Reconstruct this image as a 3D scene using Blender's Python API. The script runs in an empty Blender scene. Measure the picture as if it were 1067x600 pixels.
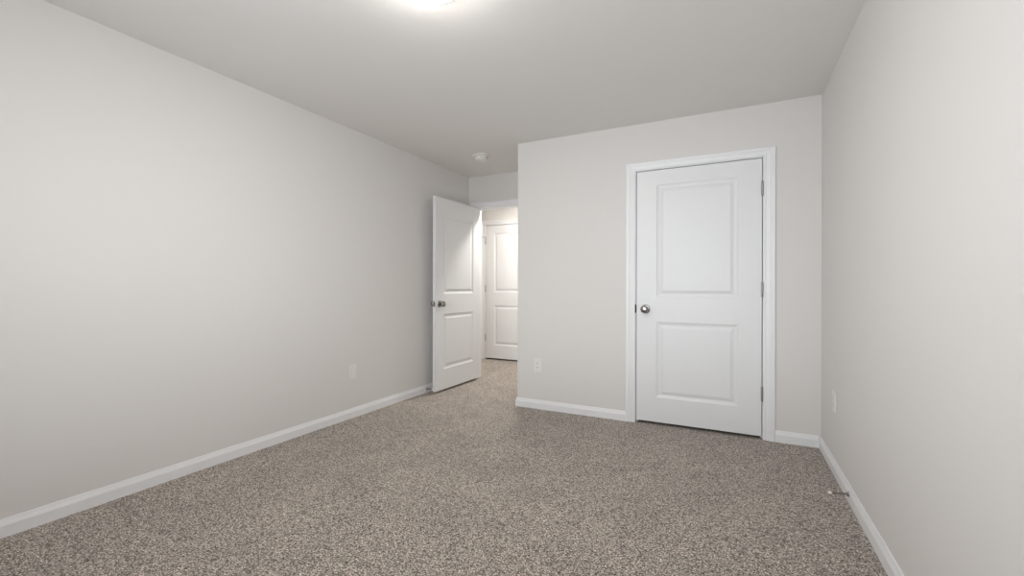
import bpy, bmesh, math
from mathutils import Matrix, Vector

PI = math.pi
S = bpy.context.scene
COL = S.collection

# ------------------------------------------------------------------ camera
cam_data = bpy.data.cameras.new('camera')
cam = bpy.data.objects.new('camera', cam_data)
COL.objects.link(cam)
cam_data.sensor_fit = 'HORIZONTAL'
cam_data.sensor_width = 36.0
cam_data.lens = 36.0 * 454.1255 / 1067.0
cam_data.clip_start = 0.02
cam.matrix_world = (Matrix.Translation((0.0, 0.0, 1.1053)) @ Matrix.Rotation(0.4678, 4, 'Z')
                    @ Matrix.Rotation(PI / 2 - 0.0017, 4, 'X') @ Matrix.Rotation(0.0017, 4, 'Z'))
S.camera = cam

# ------------------------------------------------------------------ light and exposure
EXPOSURE = 0.05
SKY_STRENGTH = 10.1
SKY_COLOR = (0.09, 0.10, 0.11, 1)          # high sky, colour darkened to shape the window light
HAZE_COLOR = (0.895, 0.962, 1.0, 1)           # bright haze round the horizon and pale paving below
AZ_FRONT, AZ_SIDE = 1.08, 0.54
LAMP_STRENGTH = 95.0
LAMP_COLOR = (1.0, 0.94, 0.88, 1)
HALL_STRENGTH = 355.0
HALL_COLOR = (1.0, 0.96, 0.88, 1)

S.view_settings.view_transform = 'Standard'
S.view_settings.look = 'None'
S.view_settings.gamma = 1.0
S.view_settings.use_curve_mapping = False
S.view_settings.exposure = EXPOSURE
S.cycles.use_denoising = True
S.cycles.denoising_prefilter = 'ACCURATE'
S.cycles.max_bounces = 12
S.cycles.diffuse_bounces = 8
S.cycles.caustics_reflective = False
S.cycles.caustics_refractive = False
S.cycles.sample_clamp_indirect = 6.0

# bright hazy horizon and pale ground under a dimmer high sky, seen only through the window behind the camera
W = bpy.data.worlds.new('overcast_sky')
S.world = W
W.use_nodes = True
nt = W.node_tree
nt.nodes.clear()
wo = nt.nodes.new('ShaderNodeOutputWorld')
bg = nt.nodes.new('ShaderNodeBackground')
tc = nt.nodes.new('ShaderNodeTexCoord')
sx = nt.nodes.new('ShaderNodeSeparateXYZ')
rp = nt.nodes.new('ShaderNodeValToRGB')
rp.color_ramp.elements[0].position = 0.62
rp.color_ramp.elements[0].color = HAZE_COLOR
rp.color_ramp.elements[1].position = 0.70
rp.color_ramp.elements[1].color = SKY_COLOR
mp = nt.nodes.new('ShaderNodeMapRange')
mp.inputs['From Min'].default_value = -1
mp.inputs['From Max'].default_value = 1
nt.links.new(tc.outputs['Generated'], sx.inputs[0])
nt.links.new(sx.outputs['Z'], mp.inputs['Value'])
nt.links.new(mp.outputs[0], rp.inputs[0])
nt.links.new(rp.outputs[0], bg.inputs['Color'])
# the haze is brightest straight out from the window (-Y) and dimmer to either side
az = nt.nodes.new('ShaderNodeMapRange')
az.inputs['From Min'].default_value = -1.0
az.inputs['From Max'].default_value = -0.2
az.inputs['To Min'].default_value = SKY_STRENGTH * AZ_FRONT
az.inputs['To Max'].default_value = SKY_STRENGTH * AZ_SIDE
nt.links.new(sx.outputs['Y'], az.inputs['Value'])
nt.links.new(az.outputs[0], bg.inputs['Strength'])
nt.links.new(bg.outputs[0], wo.inputs[0])

# ------------------------------------------------------------------ dimensions (metres)
H = 2.44
XL, XR = -2.8697, 0.5506
YR, YC, YE, YH = -0.30, 3.6511, 4.5108, 5.81
XK = -1.7856
T = 0.115
WIN = (-1.80, 0.0, 0.62, 2.06)

# a portal in the window opening guides the sky's own light into the room
pl = bpy.data.lights.new('window_portal', 'AREA')
pl.shape = 'RECTANGLE'
pl.size = WIN[1] - WIN[0]
pl.size_y = WIN[3] - WIN[2]
pl.cycles.is_portal = True
po = bpy.data.objects.new('window_portal', pl)
COL.objects.link(po)
po.location = ((WIN[0] + WIN[1]) / 2, YR - T - 0.02, (WIN[2] + WIN[3]) / 2)
po.rotation_euler = (PI / 2, 0, 0)      # -Z of the lamp turns to +Y, into the room

# ------------------------------------------------------------------ materials
def mat(name, color, rough=0.5, metal=0.0, spec=0.5):
    m = bpy.data.materials.new(name)
    m.use_nodes = True
    b = m.node_tree.nodes['Principled BSDF']
    b.inputs['Base Color'].default_value = (*color, 1)
    b.inputs['Roughness'].default_value = rough
    b.inputs['Metallic'].default_value = metal
    b.inputs['Specular IOR Level'].default_value = spec
    return m, m.node_tree, b

def add_bump(nt, b, scale, strength, dist, detail=3.0):
    tc = nt.nodes.new('ShaderNodeTexCoord')
    n = nt.nodes.new('ShaderNodeTexNoise')
    n.inputs['Scale'].default_value = scale
    n.inputs['Detail'].default_value = detail
    bp = nt.nodes.new('ShaderNodeBump')
    bp.inputs['Strength'].default_value = strength
    bp.inputs['Distance'].default_value = dist
    nt.links.new(tc.outputs['Object'], n.inputs['Vector'])
    nt.links.new(n.outputs['Fac'], bp.inputs['Height'])
    nt.links.new(bp.outputs[0], b.inputs['Normal'])

M_WALL, t_, b_ = mat('wall_paint', (0.70, 0.682, 0.668), 0.62, 0, 0.3)
add_bump(t_, b_, 220, 0.12, 0.001)
M_CEIL, t_, b_ = mat('ceiling_paint', (0.755, 0.737, 0.722), 0.8, 0, 0.2)
add_bump(t_, b_, 160, 0.12, 0.001)
M_TRIM, t_, b_ = mat('white_trim_paint', (0.80, 0.805, 0.82), 0.38, 0, 0.45)
add_bump(t_, b_, 90, 0.04, 0.0005)
M_DOOR, t_, b_ = mat('white_door_paint', (0.765, 0.768, 0.782), 0.40, 0, 0.45)
add_bump(t_, b_, 120, 0.05, 0.0005)
M_NICKEL, t_, b_ = mat('satin_nickel', (0.33, 0.315, 0.30), 0.25, 1.0)
add_bump(t_, b_, 300, 0.02, 0.0002)
M_HINGE, t_, b_ = mat('dull_hinge_metal', (0.36, 0.35, 0.34), 0.42, 1.0)
add_bump(t_, b_, 300, 0.02, 0.0002)
M_DARKMETAL, t_, b_ = mat('dark_strike_metal', (0.018, 0.018, 0.018), 0.5, 0.3)
M_PLASTIC, t_, b_ = mat('white_plastic', (0.76, 0.755, 0.745), 0.35)
M_PLASTIC2, t_, b_ = mat('detector_plastic', (0.80, 0.79, 0.77), 0.4)
M_SLOT, t_, b_ = mat('dark_slot', (0.03, 0.03, 0.03), 0.6)
M_SCREW, t_, b_ = mat('painted_screw', (0.66, 0.65, 0.64), 0.4, 0.2)
M_RUBBER, t_, b_ = mat('white_rubber_tip', (0.82, 0.81, 0.79), 0.5)
M_LED, t_, b_ = mat('green_led', (0.05, 0.4, 0.08), 0.3)

def emis(name, color, strength):
    m, nt, b = mat(name, (0.85, 0.85, 0.85), 0.4)
    b.inputs['Emission Color'].default_value = color
    b.inputs['Emission Strength'].default_value = strength
    return m
M_LAMP = emis('lit_diffuser', LAMP_COLOR, LAMP_STRENGTH)
M_HALLLAMP = emis('lit_hall_diffuser', HALL_COLOR, HALL_STRENGTH)

M_PANE = bpy.data.materials.new('clear_window_glass')
M_PANE.use_nodes = True
nt = M_PANE.node_tree
nt.nodes.clear()
o_ = nt.nodes.new('ShaderNodeOutputMaterial')
mx = nt.nodes.new('ShaderNodeMixShader')
tr = nt.nodes.new('ShaderNodeBsdfTransparent')
gl = nt.nodes.new('ShaderNodeBsdfGlossy')
gl.inputs['Roughness'].default_value = 0.02
mx.inputs[0].default_value = 0.06
nt.links.new(tr.outputs[0], mx.inputs[1])
nt.links.new(gl.outputs[0], mx.inputs[2])
nt.links.new(mx.outputs[0], o_.inputs[0])

# speckled cut-pile carpet: taupe yarn tufts of mixed tone, gentle tread marks in the pile
M_CARPET, nt, b = mat('speckled_carpet', (0.2, 0.17, 0.15), 0.95, 0, 0.1)
N, L = nt.nodes, nt.links
tc = N.new('ShaderNodeTexCoord')
n1 = N.new('ShaderNodeTexNoise'); n1.inputs['Scale'].default_value = 185; n1.inputs['Detail'].default_value = 2.0
n1.inputs['Roughness'].default_value = 0.65
v1 = N.new('ShaderNodeTexVoronoi'); v1.inputs['Scale'].default_value = 175
L.new(tc.outputs['Object'], n1.inputs['Vector'])
L.new(tc.outputs['Object'], v1.inputs['Vector'])
r1 = N.new('ShaderNodeValToRGB')
e = r1.color_ramp.elements
e[0].position = 0.30; e[0].color = (0.020, 0.017, 0.014, 1)
e[1].position = 0.70; e[1].color = (0.82, 0.755, 0.69, 1)
k = e.new(0.44); k.color = (0.235, 0.207, 0.184, 1)
k = e.new(0.55); k.color = (0.44, 0.395, 0.355, 1)
L.new(n1.outputs['Fac'], r1.inputs[0])
sepc = N.new('ShaderNodeSeparateColor')
L.new(v1.outputs['Color'], sepc.inputs[0])
r2 = N.new('ShaderNodeValToRGB')
e = r2.color_ramp.elements
e[0].position = 0.0; e[0].color = (0.22, 0.215, 0.21, 1)
e[1].position = 1.0; e[1].color = (1.68, 1.66, 1.64, 1)
L.new(sepc.outputs[0], r2.inputs[0])
mul = N.new('ShaderNodeMix'); mul.data_type = 'RGBA'; mul.blend_type = 'MULTIPLY'
mul.inputs[0].default_value = 1.0
L.new(r1.outputs[0], mul.inputs[6]); L.new(r2.outputs[0], mul.inputs[7])
# patches where the pile leans another way
n3 = N.new('ShaderNodeTexNoise'); n3.inputs['Scale'].default_value = 3.2; n3.inputs['Detail'].default_value = 4.0
n3.inputs['Distortion'].default_value = 0.4
L.new(tc.outputs['Object'], n3.inputs['Vector'])
r3 = N.new('ShaderNodeValToRGB')
e = r3.color_ramp.elements
e[0].position = 0.40; e[0].color = (0.95, 0.95, 0.95, 1)
e[1].position = 0.62; e[1].color = (1.06, 1.055, 1.05, 1)
L.new(n3.outputs['Fac'], r3.inputs[0])
mul2 = N.new('ShaderNodeMix'); mul2.data_type = 'RGBA'; mul2.blend_type = 'MULTIPLY'
mul2.inputs[0].default_value = 1.0
L.new(mul.outputs[2], mul2.inputs[6]); L.new(r3.outputs[0], mul2.inputs[7])
L.new(mul2.outputs[2], b.inputs['Base Color'])
b.inputs['Sheen Weight'].default_value = 0.12; b.inputs['Sheen Roughness'].default_value = 0.6
bp = N.new('ShaderNodeBump'); bp.inputs['Strength'].default_value = 0.7; bp.inputs['Distance'].default_value = 0.006
L.new(n1.outputs['Fac'], bp.inputs['Height'])
L.new(bp.outputs[0], b.inputs['Normal'])

# ------------------------------------------------------------------ helpers
def tag(o, label=None, cat=None, group=None, kind=None):
    if label: o['label'] = label
    if cat: o['category'] = cat
    if group: o['group'] = group
    if kind: o['kind'] = kind
    return o

def obj(name, bm, m, parent=None, smooth=False, bevel=0.0):
    bmesh.ops.recalc_face_normals(bm, faces=bm.faces)
    me = bpy.data.meshes.new(name)
    if smooth:
        for f in bm.faces: f.smooth = True
    bm.to_mesh(me); bm.free()
    ms = m if isinstance(m, (list, tuple)) else [m]
    for x in ms: me.materials.append(x)
    o = bpy.data.objects.new(name, me)
    COL.objects.link(o)
    if parent: o.parent = parent
    if smooth:
        try: me.set_sharp_from_angle(angle=math.radians(40))
        except Exception: pass
    if bevel:
        bv = o.modifiers.new('bevel', 'BEVEL'); bv.width = bevel; bv.segments = 2
        bv.limit_method = 'ANGLE'
    return o

def box(bm, x0, x1, y0, y1, z0, z1):
    v = [bm.verts.new(p) for p in ((x0,y0,z0),(x1,y0,z0),(x1,y1,z0),(x0,y1,z0),
                                   (x0,y0,z1),(x1,y0,z1),(x1,y1,z1),(x0,y1,z1))]
    for f in ((3,2,1,0),(4,5,6,7),(0,1,5,4),(1,2,6,5),(2,3,7,6),(3,0,4,7)):
        bm.faces.new([v[i] for i in f])

def lathe(bm, prof, mtx=Matrix(), seg=32):
    """revolve (radius, height) points about local Z, closing the ends on the axis"""
    rings = []
    for r, z in prof:
        if r < 1e-6:
            rings.append([bm.verts.new(mtx @ Vector((0, 0, z)))])
        else:
            rings.append([bm.verts.new(mtx @ Vector((r*math.cos(2*PI*i/seg), r*math.sin(2*PI*i/seg), z))) for i in range(seg)])
    for a, c in zip(rings, rings[1:]):
        for i in range(seg):
            j = (i+1) % seg
            if len(a) == 1 and len(c) == 1: continue
            if len(a) == 1: bm.faces.new((a[0], c[i], c[j]))
            elif len(c) == 1: bm.faces.new((a[i], a[j], c[0]))
            else: bm.faces.new((a[i], a[j], c[j], c[i]))
    if len(rings[0]) > 1: bm.faces.new(rings[0])
    if len(rings[-1]) > 1: bm.faces.new(rings[-1])

def sweep(bm, path, prof):
    """sweep (offset, height) profile along a floor path, offset to the LEFT of travel, mitred corners"""
    P = [Vector(p) for p in path]
    st = []
    for i, p in enumerate(P):
        ds = []
        if i > 0: ds.append((P[i]-P[i-1]).normalized())
        if i < len(P)-1: ds.append((P[i+1]-P[i]).normalized())
        ns = [Vector((-d.y, d.x)) for d in ds]
        n = sum(ns, Vector((0, 0))) / len(ns)
        n = n / n.length_squared if n.length_squared > 0 else n
        st.append([bm.verts.new((p.x+n.x*a, p.y+n.y*a, z)) for a, z in prof])
    k = len(prof)
    for a, c in zip(st, st[1:]):
        for i in range(k):
            j = (i+1) % k
            bm.faces.new((a[i], a[j], c[j], c[i]))
    bm.faces.new(st[0]); bm.faces.new(st[-1])

def wall_y(bm, x0, x1, y0, y1, hole=None, z0=0.0, z1=H):
    """slab facing Y with an optional opening (hx0,hx1,hz0,hz1)"""
    if not hole:
        box(bm, x0, x1, y0, y1, z0, z1); return
    a, c, d, e = hole
    box(bm, x0, a, y0, y1, z0, z1)
    box(bm, c, x1, y0, y1, z0, z1)
    box(bm, a, c, y0, y1, e, z1)
    if d > z0: box(bm, a, c, y0, y1, z0, d)

def struct(name, bm, m, label, cat, **kw):
    return tag(obj(name, bm, m, **kw), label, cat, kind='structure')

# ------------------------------------------------------------------ door geometry numbers
DZ0, DZ1 = 0.024, 2.047          # door leaf bottom and top
GAP, JT = 0.0068, 0.018
C0, C1 = -0.699, 0.192         # closet door leaf
E0, E1 = -2.752, -1.892          # entry opening between the gaps
HD0, HD1 = -3.387, -2.500        # hall door leaf
ZJ = DZ1 + GAP

def hole_for(a, c):
    return (a-GAP-JT, c+GAP+JT, 0.0, ZJ+JT)

# ------------------------------------------------------------------ room shell
X0, X1, Y0, Y1 = -4.40, XR+T, YR-T, YH+T+0.06
bm = bmesh.new(); box(bm, X0, X1, Y0, Y1, -0.08, 0.0)
struct('floor', bm, M_CARPET, 'speckled taupe cut-pile carpet running through the bedroom into the hall', 'carpet')
bm = bmesh.new(); box(bm, X0, X1, Y0, Y1, H, H+0.08)
struct('ceiling', bm, M_CEIL, 'flat painted ceiling over the bedroom', 'ceiling')
bm = bmesh.new(); box(bm, XL-T, XL, YR-T, YE, 0, H)
struct('wall_left', bm, M_WALL, 'long pale greige wall on the left of the room', 'wall')
bm = bmesh.new(); box(bm, XR, XR+T, YR-T, YE, 0, H)
struct('wall_right', bm, M_WALL, 'pale greige wall on the right with a door stop at its foot', 'wall')
bm = bmesh.new(); wall_y(bm, XK, XR, YC, YC+T, hole_for(C0, C1)); box(bm, XK, XK+T, YC+T, YE, 0, H)
struct('wall_closet', bm, M_WALL, 'projecting greige closet wall around the closed door', 'wall')
bm = bmesh.new(); wall_y(bm, X0, XR+T, YE, YE+T, hole_for(E0, E1))
struct('wall_entry', bm, M_WALL, 'greige wall above the open doorway at the end of the alcove', 'wall')
bm = bmesh.new(); wall_y(bm, X0, X1, YH, YH+T, hole_for(HD0, HD1)); box(bm, X0, X1, YH+T, Y1, 0, H)
struct('wall_hall', bm, M_WALL, 'warm lit hall wall beyond the doorway', 'wall')
bm = bmesh.new(); box(bm, X0-T, X0, YE, Y1, 0, H); box(bm, XR, XR+T, YE+T, YH, 0, H)
struct('wall_hall_ends', bm, M_WALL, 'two end walls closing the hall', 'wall')
bm = bmesh.new(); wall_y(bm, XL, XR, YR-T, YR, WIN)
struct('wall_rear', bm, M_WALL, 'greige wall behind the camera with a window', 'wall')

# window in the rear wall: frame, sash bars, glass, stool
bm = bmesh.new()
a, c, d, e_ = WIN
ya, yb = YR-T+0.01, YR-T+0.075
fw = 0.045
box(bm, a, a+fw, ya, yb, d, e_); box(bm, c-fw, c, ya, yb, d, e_)
box(bm, a+fw, c-fw, ya, yb, e_-fw, e_); box(bm, a+fw, c-fw, ya, yb, d, d+fw)
zm = (d+e_)/2; xm = (a+c)/2
box(bm, xm-0.04, xm+0.04, ya, yb, d+fw, e_-fw)
box(bm, a+fw, xm-0.04, ya+0.01, yb-0.01, zm-0.02, zm+0.02); box(bm, xm+0.04, c-fw, ya+0.01, yb-0.01, zm-0.02, zm+0.02)
wn = struct('window_1', bm, M_TRIM, 'white double window in the wall behind the camera', 'window', bevel=0.002)
for (q0, q1) in ((a+fw, xm-0.04), (xm+0.04, c-fw)):
    for (w0, w1) in ((d+fw, zm-0.02), (zm+0.02, e_-fw)):
        bm = bmesh.new(); box(bm, q0, q1, ya+0.028, ya+0.034, w0, w1)
        obj('pane', bm, M_PANE, wn)
bm = bmesh.new(); box(bm, a-0.05, c+0.05, YR-0.038, YR+0.04, d-0.02, d+0.003)
obj('window_stool', bm, M_TRIM, wn, bevel=0.003)

# ------------------------------------------------------------------ baseboards
BB = [(0,0),(0.014,0),(0.014,0.052),(0.0095,0.0655),(0.0088,0.067),(0.0055,0.0803),(0,0.0803)]
CW, CH = 0.073, 0.061            # casing widths: sides, head
CR = 0.006                       # reveal
c_out0, c_out1 = C0-GAP-CR-CW, C1+GAP+CR+CW
def base(name, path, label):
    bm = bmesh.new(); sweep(bm, path, BB)
    return struct(name, bm, M_TRIM, label, 'baseboard')
base('baseboard_left', [(XL, YE), (XL, YR)], 'white baseboard along the foot of the left wall')
base('baseboard_closet_left', [(c_out0, YC), (XK, YC), (XK, YE)],
     'white baseboard between the closet door and the projecting corner')
base('baseboard_closet_right', [(XR-0.014, YC), (c_out1, YC)], 'short white baseboard between the closet door and right wall')
base('baseboard_right', [(XR, YR), (XR, YC)], 'white baseboard along the foot of the right wall')
base('baseboard_rear', [(XL+0.014, YR), (XR-0.014, YR)], 'white baseboard under the window behind the camera')
base('baseboard_hall', [(HD0-GAP-CR-CW, YH), (X0, YH)], 'white baseboard on the hall wall left of the hall door')

# ------------------------------------------------------------------ door trims: jamb, stop and casing
CP = [(0,0),(0,0.0075),(0.05,0.0095),(0.16,0.0095),(0.20,0.0075),(0.26,0.0085),(0.55,0.0125),(0.62,0.0165),(0.90,0.0175),(0.97,0.0165),(1.0,0.013),(1.0,0)]
def casing(bm, xa, xc, zt, yw, sgn):
    """xa..xc, zt = inner edges; yw = wall face; sgn = direction out of the wall"""
    st = [((xa, 0), (xa-CW, 0)), ((xa, zt), (xa-CW, zt+CH)), ((xc, zt), (xc+CW, zt+CH)), ((xc, 0), (xc+CW, 0))]
    rings = []
    for (i, o) in st:
        rings.append([bm.verts.new((i[0]+(o[0]-i[0])*t, yw+sgn*h, i[1]+(o[1]-i[1])*t)) for t, h in CP])
    k = len(CP)
    for r, s in zip(rings, rings[1:]):
        for i in range(k):
            j = (i+1) % k
            bm.faces.new((r[i], r[j], s[j], s[i]))
    bm.faces.new(rings[0]); bm.faces.new(rings[-1])

def door_trim(name, a, c, y0, y1, stop, sides, label):
    """a..c = leaf extent; jamb lines the wall from y0 to y1; stop = (y,y) of the stop strip"""
    bm = bmesh.new()
    ja, jc = a-GAP, c+GAP
    box(bm, ja-JT, ja, y0, y1, 0, ZJ+JT); box(bm, jc, jc+JT, y0, y1, 0, ZJ+JT)
    box(bm, ja, jc, y0, y1, ZJ, ZJ+JT)
    s0, s1 = stop
    box(bm, ja, ja+0.011, s0, s1, 0, ZJ); box(bm, jc-0.011, jc, s0, s1, 0, ZJ)
    box(bm, ja+0.011, jc-0.011, s0, s1, ZJ-0.011, ZJ)
    if -1 in sides: casing(bm, ja-CR, jc+CR, ZJ+CR, y0, -1)
    if 1 in sides: casing(bm, ja-CR, jc+CR, ZJ+CR, y1, 1)
    return struct(name, bm, M_TRIM, label, 'door trim')

DT = 0.035
tr1 = door_trim('trim_1', C0, C1, YC, YC+T, (YC+DT+0.003, YC+DT+0.035), (-1,), 'white moulded casing framing the closed closet door')
tr2 = door_trim('trim_2', E0, E1, YE, YE+T, (YE+DT+0.003, YE+DT+0.035), (-1, 1), 'white door frame of the open doorway to the hall')
tr3 = door_trim('trim_3', HD0, HD1, YH, YH+T, (YH+DT+0.003, YH+DT+0.035), (-1,), 'white casing framing the door across the hall')
# strike plate with a lip, set in the jamb beside the knob
bm = bmesh.new()
box(bm, C0-GAP-0.012, C0-GAP+0.0018, YC-0.0045, YC+0.022, 0.897, 0.965)
obj('strike_plate', bm, M_DARKMETAL, tr1, bevel=0.002)['label'] = 'dark strike plate'

# ------------------------------------------------------------------ doors
PROF = [(0.0, 0.0), (0.003, 0.0035), (0.010, 0.0065), (0.021, 0.0095), (0.027, 0.0098), (0.034, 0.0075), (0.052, 0.0018)]
def door_leaf(bm, w, mx, panels, z0, z1, t):
    """moulded two-panel leaf, x 0..w, front face at y=0 looking to -y, back at y=t"""
    for side in (0, 1):
        def P(x, z, dpt): return bm.verts.new((x, dpt if side == 0 else t-dpt, z))
        def Q(x0, x1, za, zb): bm.faces.new((P(x0,za,0), P(x1,za,0), P(x1,zb,0), P(x0,zb,0)))
        Q(0, mx, z0, z1); Q(w-mx, w, z0, z1)
        zs = [z0] + [v for p in panels for v in p] + [z1]
        for i in range(0, len(zs), 2): Q(mx, w-mx, zs[i], zs[i+1])
        for (za, zb) in panels:
            rings = []
            for off, dp in PROF:
                rings.append([P(mx+off, za+off, dp), P(w-mx-off, za+off, dp), P(w-mx-off, zb-off, dp), P(mx+off, zb-off, dp)])
            for r, s in zip(rings, rings[1:]):
                for i in range(4):
                    j = (i+1) % 4
                    bm.faces.new((r[i], r[j], s[j], s[i]))
            bm.faces.new(rings[-1])
    def F(*ps): bm.faces.new([bm.verts.new(p) for p in ps])
    F((0,0,z0),(0,t,z0),(0,t,z1),(0,0,z1)); F((w,0,z0),(w,t,z0),(w,t,z1),(w,0,z1))
    F((0,0,z0),(w,0,z0),(w,t,z0),(0,t,z0)); F((0,0,z1),(w,0,z1),(w,t,z1),(0,t,z1))
    bmesh.ops.remove_doubles(bm, verts=bm.verts, dist=1e-5)

KNOB = [(0.0120,0.006),(0.0120,0.024),(0.015,0.029),(0.023,0.034),(0.0290,0.041),(0.0312,0.048),(0.0300,0.055),(0.025,0.061),(0.016,0.0645),(0.0,0.0655)]
ROSE = [(0.0365,0.0),(0.0365,0.003),(0.034,0.007),(0.024,0.0095),(0.013,0.010),(0.0,0.010)]
def knob_set(root, x, z, y, sgn):
    m = Matrix.Translation((x, y, z)) @ (Matrix.Rotation(PI/2, 4, 'X') if sgn < 0 else Matrix.Rotation(-PI/2, 4, 'X'))
    bm = bmesh.new(); lathe(bm, KNOB, m, 36)
    k = obj('doorknob', bm, M_NICKEL, root, smooth=True)
    k['label'] = 'satin nickel round doorknob'
    bm = bmesh.new(); lathe(bm, ROSE, m, 36)
    obj('rosette', bm, M_NICKEL, k, smooth=True)

def hinge(root, x, y, z, away, leaf=True):
    """knuckle barrel with tips and a sliver of leaf; away = +1/-1 direction from leaf to jamb"""
    bm = bmesh.new()
    m = Matrix.Translation((x, y, z-0.051))
    lathe(bm, [(0,-0.004),(0.004,-0.003),(0.0062,0.0),(0.0062,0.0195),(0.0056,0.020),(0.0062,0.0205),(0.0062,0.0400),(0.0056,0.0405),(0.0062,0.041),
               (0.0062,0.061),(0.0056,0.0615),(0.0062,0.062),(0.0062,0.0815),(0.0056,0.082),(0.0062,0.0825),(0.0062,0.102),(0.004,0.105),(0,0.106)], m, 16)
    box(bm, x-0.0012, x+0.0012, y, y+0.030, z-0.0508, z+0.0508)
    h = obj('hinge', bm, M_HINGE, root, smooth=True)
    h['label'] = 'grey metal hinge'
    return h

def make_door(name, w, origin, rotz, hinge_left, panels, mx, knobs, label, hinge_z=(1.828, 1.093, 0.331), kx=None):
    bm = bmesh.new()
    door_leaf(bm, w, mx, panels, DZ0, DZ1, DT)
    d = struct(name, bm, M_DOOR, label, 'door')
    d.location = origin; d.rotation_euler = (0, 0, rotz)
    back = 0.070
    kx = w-back if hinge_left else back
    for s in knobs: knob_set(d, kx, 0.930, 0.0 if s < 0 else DT, s)
    # latch face plate on the free edge
    bm = bmesh.new()
    xe = w if hinge_left else 0.0
    box(bm, xe-0.001, xe+0.0015, 0.005, DT-0.005, 0.902, 0.958) if hinge_left else box(bm, xe-0.0015, xe+0.001, 0.005, DT-0.005, 0.902, 0.958)
    lp = obj('latch_plate', bm, M_NICKEL, d)
    bm = bmesh.new()
    if hinge_left: box(bm, xe+0.001, xe+0.011, 0.011, DT-0.011, 0.920, 0.940)
    else: box(bm, xe-0.0035, xe-0.001, 0.011, DT-0.011, 0.920, 0.940)
    obj('latch_bolt', bm, M_NICKEL, lp, bevel=0.001)
    xh = -0.0028 if hinge_left else w+0.0028
    for z in hinge_z: hinge(d, xh, -0.0055, z, 1)
    return d

PAN = [(0.222, 0.828), (1.030, 1.927)]
d1 = make_door('door_1', C1-C0, (C0, YC, 0), 0, False, PAN, 0.1545, (-1,), 'closed white two-panel closet door in the projecting wall')
d2 = make_door('door_2', E1-E0, (E0, YE, 0), math.radians(-90.6), True, [(0.240, 0.823), (1.035, 1.880)], 0.140, (-1, 1),
               'white two-panel bedroom door standing open against the left wall')
d3 = make_door('door_3', HD1-HD0, (HD0, YH, 0), 0, True, PAN, 0.1455, (-1,), 'white two-panel door across the hall seen through the doorway',
               hinge_z=(1.82, 1.085, 0.335))
# hinge-pin stop on the hall door's top hinge
bm = bmesh.new()
mt = Matrix.Translation((-0.002, -0.0055, 1.872))
lathe(bm, [(0.009,0),(0.009,0.006),(0,0.006)], mt, 16)
mt2 = Matrix.Translation((-0.004, -0.006, 1.8755)) @ Matrix.Rotation(math.radians(35), 4, 'Z') @ Matrix.Rotation(-PI/2, 4, 'Y')
lathe(bm, [(0,0),(0.003,0.0),(0.003,0.040),(0.007,0.041),(0.0075,0.050),(0.005,0.053),(0,0.053)], mt2, 12)
obj('pin_stop', bm, M_HINGE, d3, smooth=True)

# ------------------------------------------------------------------ flush ceiling light
def ceiling_light(name, loc, m, label, r=0.150, drop=0.075):
    root = bpy.data.objects.new(name, None); COL.objects.link(root)
    root.location = loc
    tag(root, label, 'ceiling light')
    bm = bmesh.new()
    lathe(bm, [(0,0),(r+0.012,0),(r+0.014,-0.004),(r+0.014,-0.022),(r+0.009,-0.028),(r+0.001,-0.029),(r-0.004,-0.022),(0,-0.022)], Matrix(), 64)
    obj('base', bm, M_PLASTIC2, root, smooth=True)
    prof = [(r, -0.0225), (r, -0.029)]
    n = 12
    for i in range(1, n+1):
        a = PI/2*i/n
        prof.append((max(0, r*math.cos(a))**1.0 if i < n else 0.0, -0.029-(drop-0.029)*math.sin(a)))
    bm = bmesh.new(); lathe(bm, prof, Matrix(), 64)
    obj('diffuser', bm, m, root, smooth=True)['label'] = 'glowing white diffuser'
    return root
ceiling_light('ceiling_light', (-1.16, 1.50, H), M_LAMP, 'lit flush round ceiling light on the bedroom ceiling', r=0.140, drop=0.068)
ceiling_light('ceiling_light', (-2.33, 4.97, H), M_HALLLAMP, 'lit flush round ceiling light on the hall ceiling', r=0.100, drop=0.040)

# ------------------------------------------------------------------ smoke detector
sd = bpy.data.objects.new('smoke_detector', None); COL.objects.link(sd)
sd.location = (-2.272, 3.80, H); sd.scale = (1.18, 1.18, 1.15)
tag(sd, 'white round smoke detector on the ceiling near the open door', 'smoke detector')
bm = bmesh.new(); lathe(bm, [(0,0),(0.072,0),(0.074,-0.003),(0.074,-0.008),(0.071,-0.011),(0.050,-0.012),(0,-0.012)], Matrix(), 48)
obj('mounting_plate', bm, M_PLASTIC2, sd, smooth=True)
bm = bmesh.new(); lathe(bm, [(0.046,-0.0122),(0.050,-0.016),(0.0525,-0.030),(0.051,-0.038),(0.045,-0.043),(0.028,-0.046),(0,-0.047)], Matrix(), 48)
cv = obj('cover', bm, M_PLASTIC2, sd, smooth=True)
bm = bmesh.new()
for i in range(3):
    a = math.radians(-62 + i*14)
    m = Matrix.Rotation(a, 4, 'Z')
    bb = bmesh.new(); box(bb, 0.048, 0.0530, -0.0050, 0.0050, -0.0315, -0.0290)
    for v in bb.verts: v.co = m @ v.co
    me_ = bpy.data.meshes.new('x'); bb.to_mesh(me_); bb.free(); bm.from_mesh(me_); bpy.data.meshes.remove(me_)
obj('vent_slot', bm, M_SLOT, cv)['label'] = 'dark vent slots'
bm = bmesh.new(); lathe(bm, [(0,-0.0455),(0.010,-0.0455),(0.010,-0.0485),(0.008,-0.050),(0,-0.050)], Matrix.Translation((0.018, -0.018, 0)), 24)
obj('test_button', bm, M_PLASTIC, cv, smooth=True)

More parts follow.
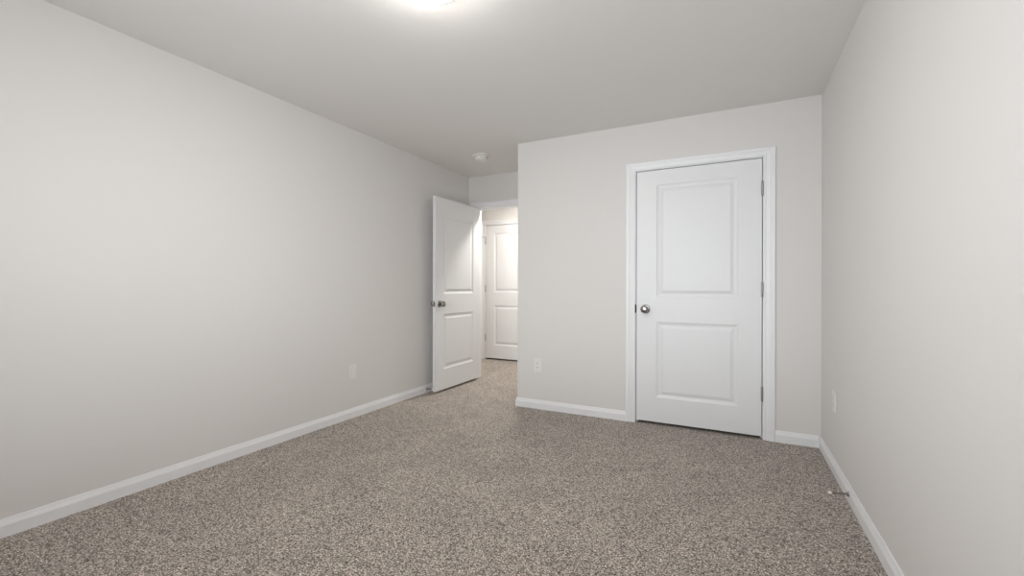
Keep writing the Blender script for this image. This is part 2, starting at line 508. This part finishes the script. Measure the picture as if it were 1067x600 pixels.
# ------------------------------------------------------------------ wall outlets
def rounded(bm, w, h, y0, y1, r, seg=5):
    pts = []
    for cx, cz, a0 in ((w/2-r, h/2-r, 0), (-w/2+r, h/2-r, 90), (-w/2+r, -h/2+r, 180), (w/2-r, -h/2+r, 270)):
        for i in range(seg+1):
            a = math.radians(a0 + 90*i/seg)
            pts.append((cx+r*math.cos(a), cz+r*math.sin(a)))
    f = [bm.verts.new((x, y0, z)) for x, z in pts]; k = [bm.verts.new((x, y1, z)) for x, z in pts]
    bm.faces.new(f); bm.faces.new(k)
    for i in range(len(pts)):
        j = (i+1) % len(pts)
        bm.faces.new((f[i], f[j], k[j], k[i]))

def outlet(loc, rotz, label, insert=False):
    root = bpy.data.objects.new('wall_outlet', None); COL.objects.link(root)
    root.location = loc; root.rotation_euler = (0, 0, rotz)
    tag(root, label, 'outlet', 'wall outlets low on the bedroom walls')
    bm = bmesh.new(); rounded(bm, 0.077, 0.123, -0.006, 0.0, 0.004)
    obj('cover_plate', bm, M_PLASTIC, root, bevel=0.002)
    if insert:       # rectangular device instead of the two round sockets
        bm = bmesh.new(); rounded(bm, 0.0355, 0.069, -0.0068, -0.0055, 0.001)
        fr = obj('insert_frame', bm, M_SCREW, root)
        bm = bmesh.new(); rounded(bm, 0.0325, 0.066, -0.0100, -0.0062, 0.0015)
        obj('insert_face', bm, M_PLASTIC, fr, bevel=0.0012)
        for z in (0.049, -0.049):
            bm = bmesh.new(); lathe(bm, [(0.0030,0),(0.0030,0.001),(0.002,0.0016),(0,0.0017)], Matrix.Translation((0, -0.0058, z)) @ Matrix.Rotation(PI/2, 4, 'X'), 12)
            obj('screw', bm, M_SCREW, root, smooth=True)
        return root
    for s in (1, -1):
        bm = bmesh.new(); rounded(bm, 0.034, 0.029, -0.0078, -0.0055, 0.010)
        for v in bm.verts: v.co.z += s*0.0195
        rc = obj('receptacle', bm, M_PLASTIC, root)
        bm = bmesh.new()
        z = s*0.0195
        box(bm, -0.0075, -0.0055, -0.0081, -0.0070, z-0.002, z+0.008)
        box(bm, 0.0055, 0.0075, -0.0081, -0.0070, z-0.001, z+0.007)
        lathe(bm, [(0.0026,-0.0005),(0.0026,0.0006),(0,0.0006)], Matrix.Translation((0, -0.0076, z-0.0075)) @ Matrix.Rotation(PI/2, 4, 'X'), 12)
        obj('socket_slot', bm, M_SLOT, rc)['label'] = 'dark socket slots'
    bm = bmesh.new(); lathe(bm, [(0.0032,0),(0.0032,0.001),(0.002,0.0016),(0,0.0017)], Matrix.Translation((0, -0.0058, 0)) @ Matrix.Rotation(PI/2, 4, 'X'), 12)
    obj('screw', bm, M_SCREW, root, smooth=True)
    return root
outlet((XL, 2.683, 0.390), PI/2, 'white outlet plate with a rectangular insert on the left wall before the open door', True)
outlet((-1.579, YC, 0.395), 0, 'white duplex outlet on the closet wall left of the closed door')
outlet((XR, 3.20, 0.425), -PI/2, 'white duplex outlet on the right wall seen at a sharp angle')

# ------------------------------------------------------------------ spring door stops on the baseboards
def door_stop(loc, roty, length, label):
    root = bpy.data.objects.new('door_stop', None); COL.objects.link(root)
    root.location = loc; root.rotation_euler = (0, roty, 0)      # local +Z points away from the board
    tag(root, label, 'door stop', 'spring door stops on the baseboards')
    bm = bmesh.new(); lathe(bm, [(0,0),(0.0125,0),(0.0125,0.003),(0.010,0.006),(0.0065,0.009),(0.005,0.012),(0,0.012)], Matrix(), 24)
    obj('base', bm, M_NICKEL, root, smooth=True)
    bm = bmesh.new()
    turns, seg, r, wr = 15, 14, 0.0050, 0.0013
    L0, L1 = 0.010, length-0.014
    prev = None
    n = turns*seg
    for i in range(n+1):
        a = 2*PI*i/seg
        rr = r - 0.0008*i/n
        c = Vector((rr*math.cos(a), rr*math.sin(a), L0+(L1-L0)*i/n))
        rad = Vector((math.cos(a), math.sin(a), 0)); up = Vector((0, 0, 1))
        ring = [bm.verts.new(c + rad*wr*math.cos(q*PI/3) + up*wr*math.sin(q*PI/3)) for q in range(6)]
        if prev:
            for q in range(6):
                bm.faces.new((prev[q], prev[(q+1) % 6], ring[(q+1) % 6], ring[q]))
        prev = ring
    obj('spring', bm, M_NICKEL, root, smooth=True)
    bm = bmesh.new(); lathe(bm, [(0,length-0.016),(0.0055,length-0.016),(0.0072,length-0.013),(0.0072,length-0.003),(0.0055,length),(0,length)], Matrix(), 20)
    obj('rubber_tip', bm, M_RUBBER, root, smooth=True)['label'] = 'white rubber tip'
    return root
door_stop((XR-0.014, 2.772, 0.047), -PI/2-0.10, 0.088, 'spring door stop with white tip on the right baseboard')
door_stop((XL+0.014, 3.672, 0.040), PI/2, 0.082, 'spring door stop on the left baseboard tucked behind the open door')
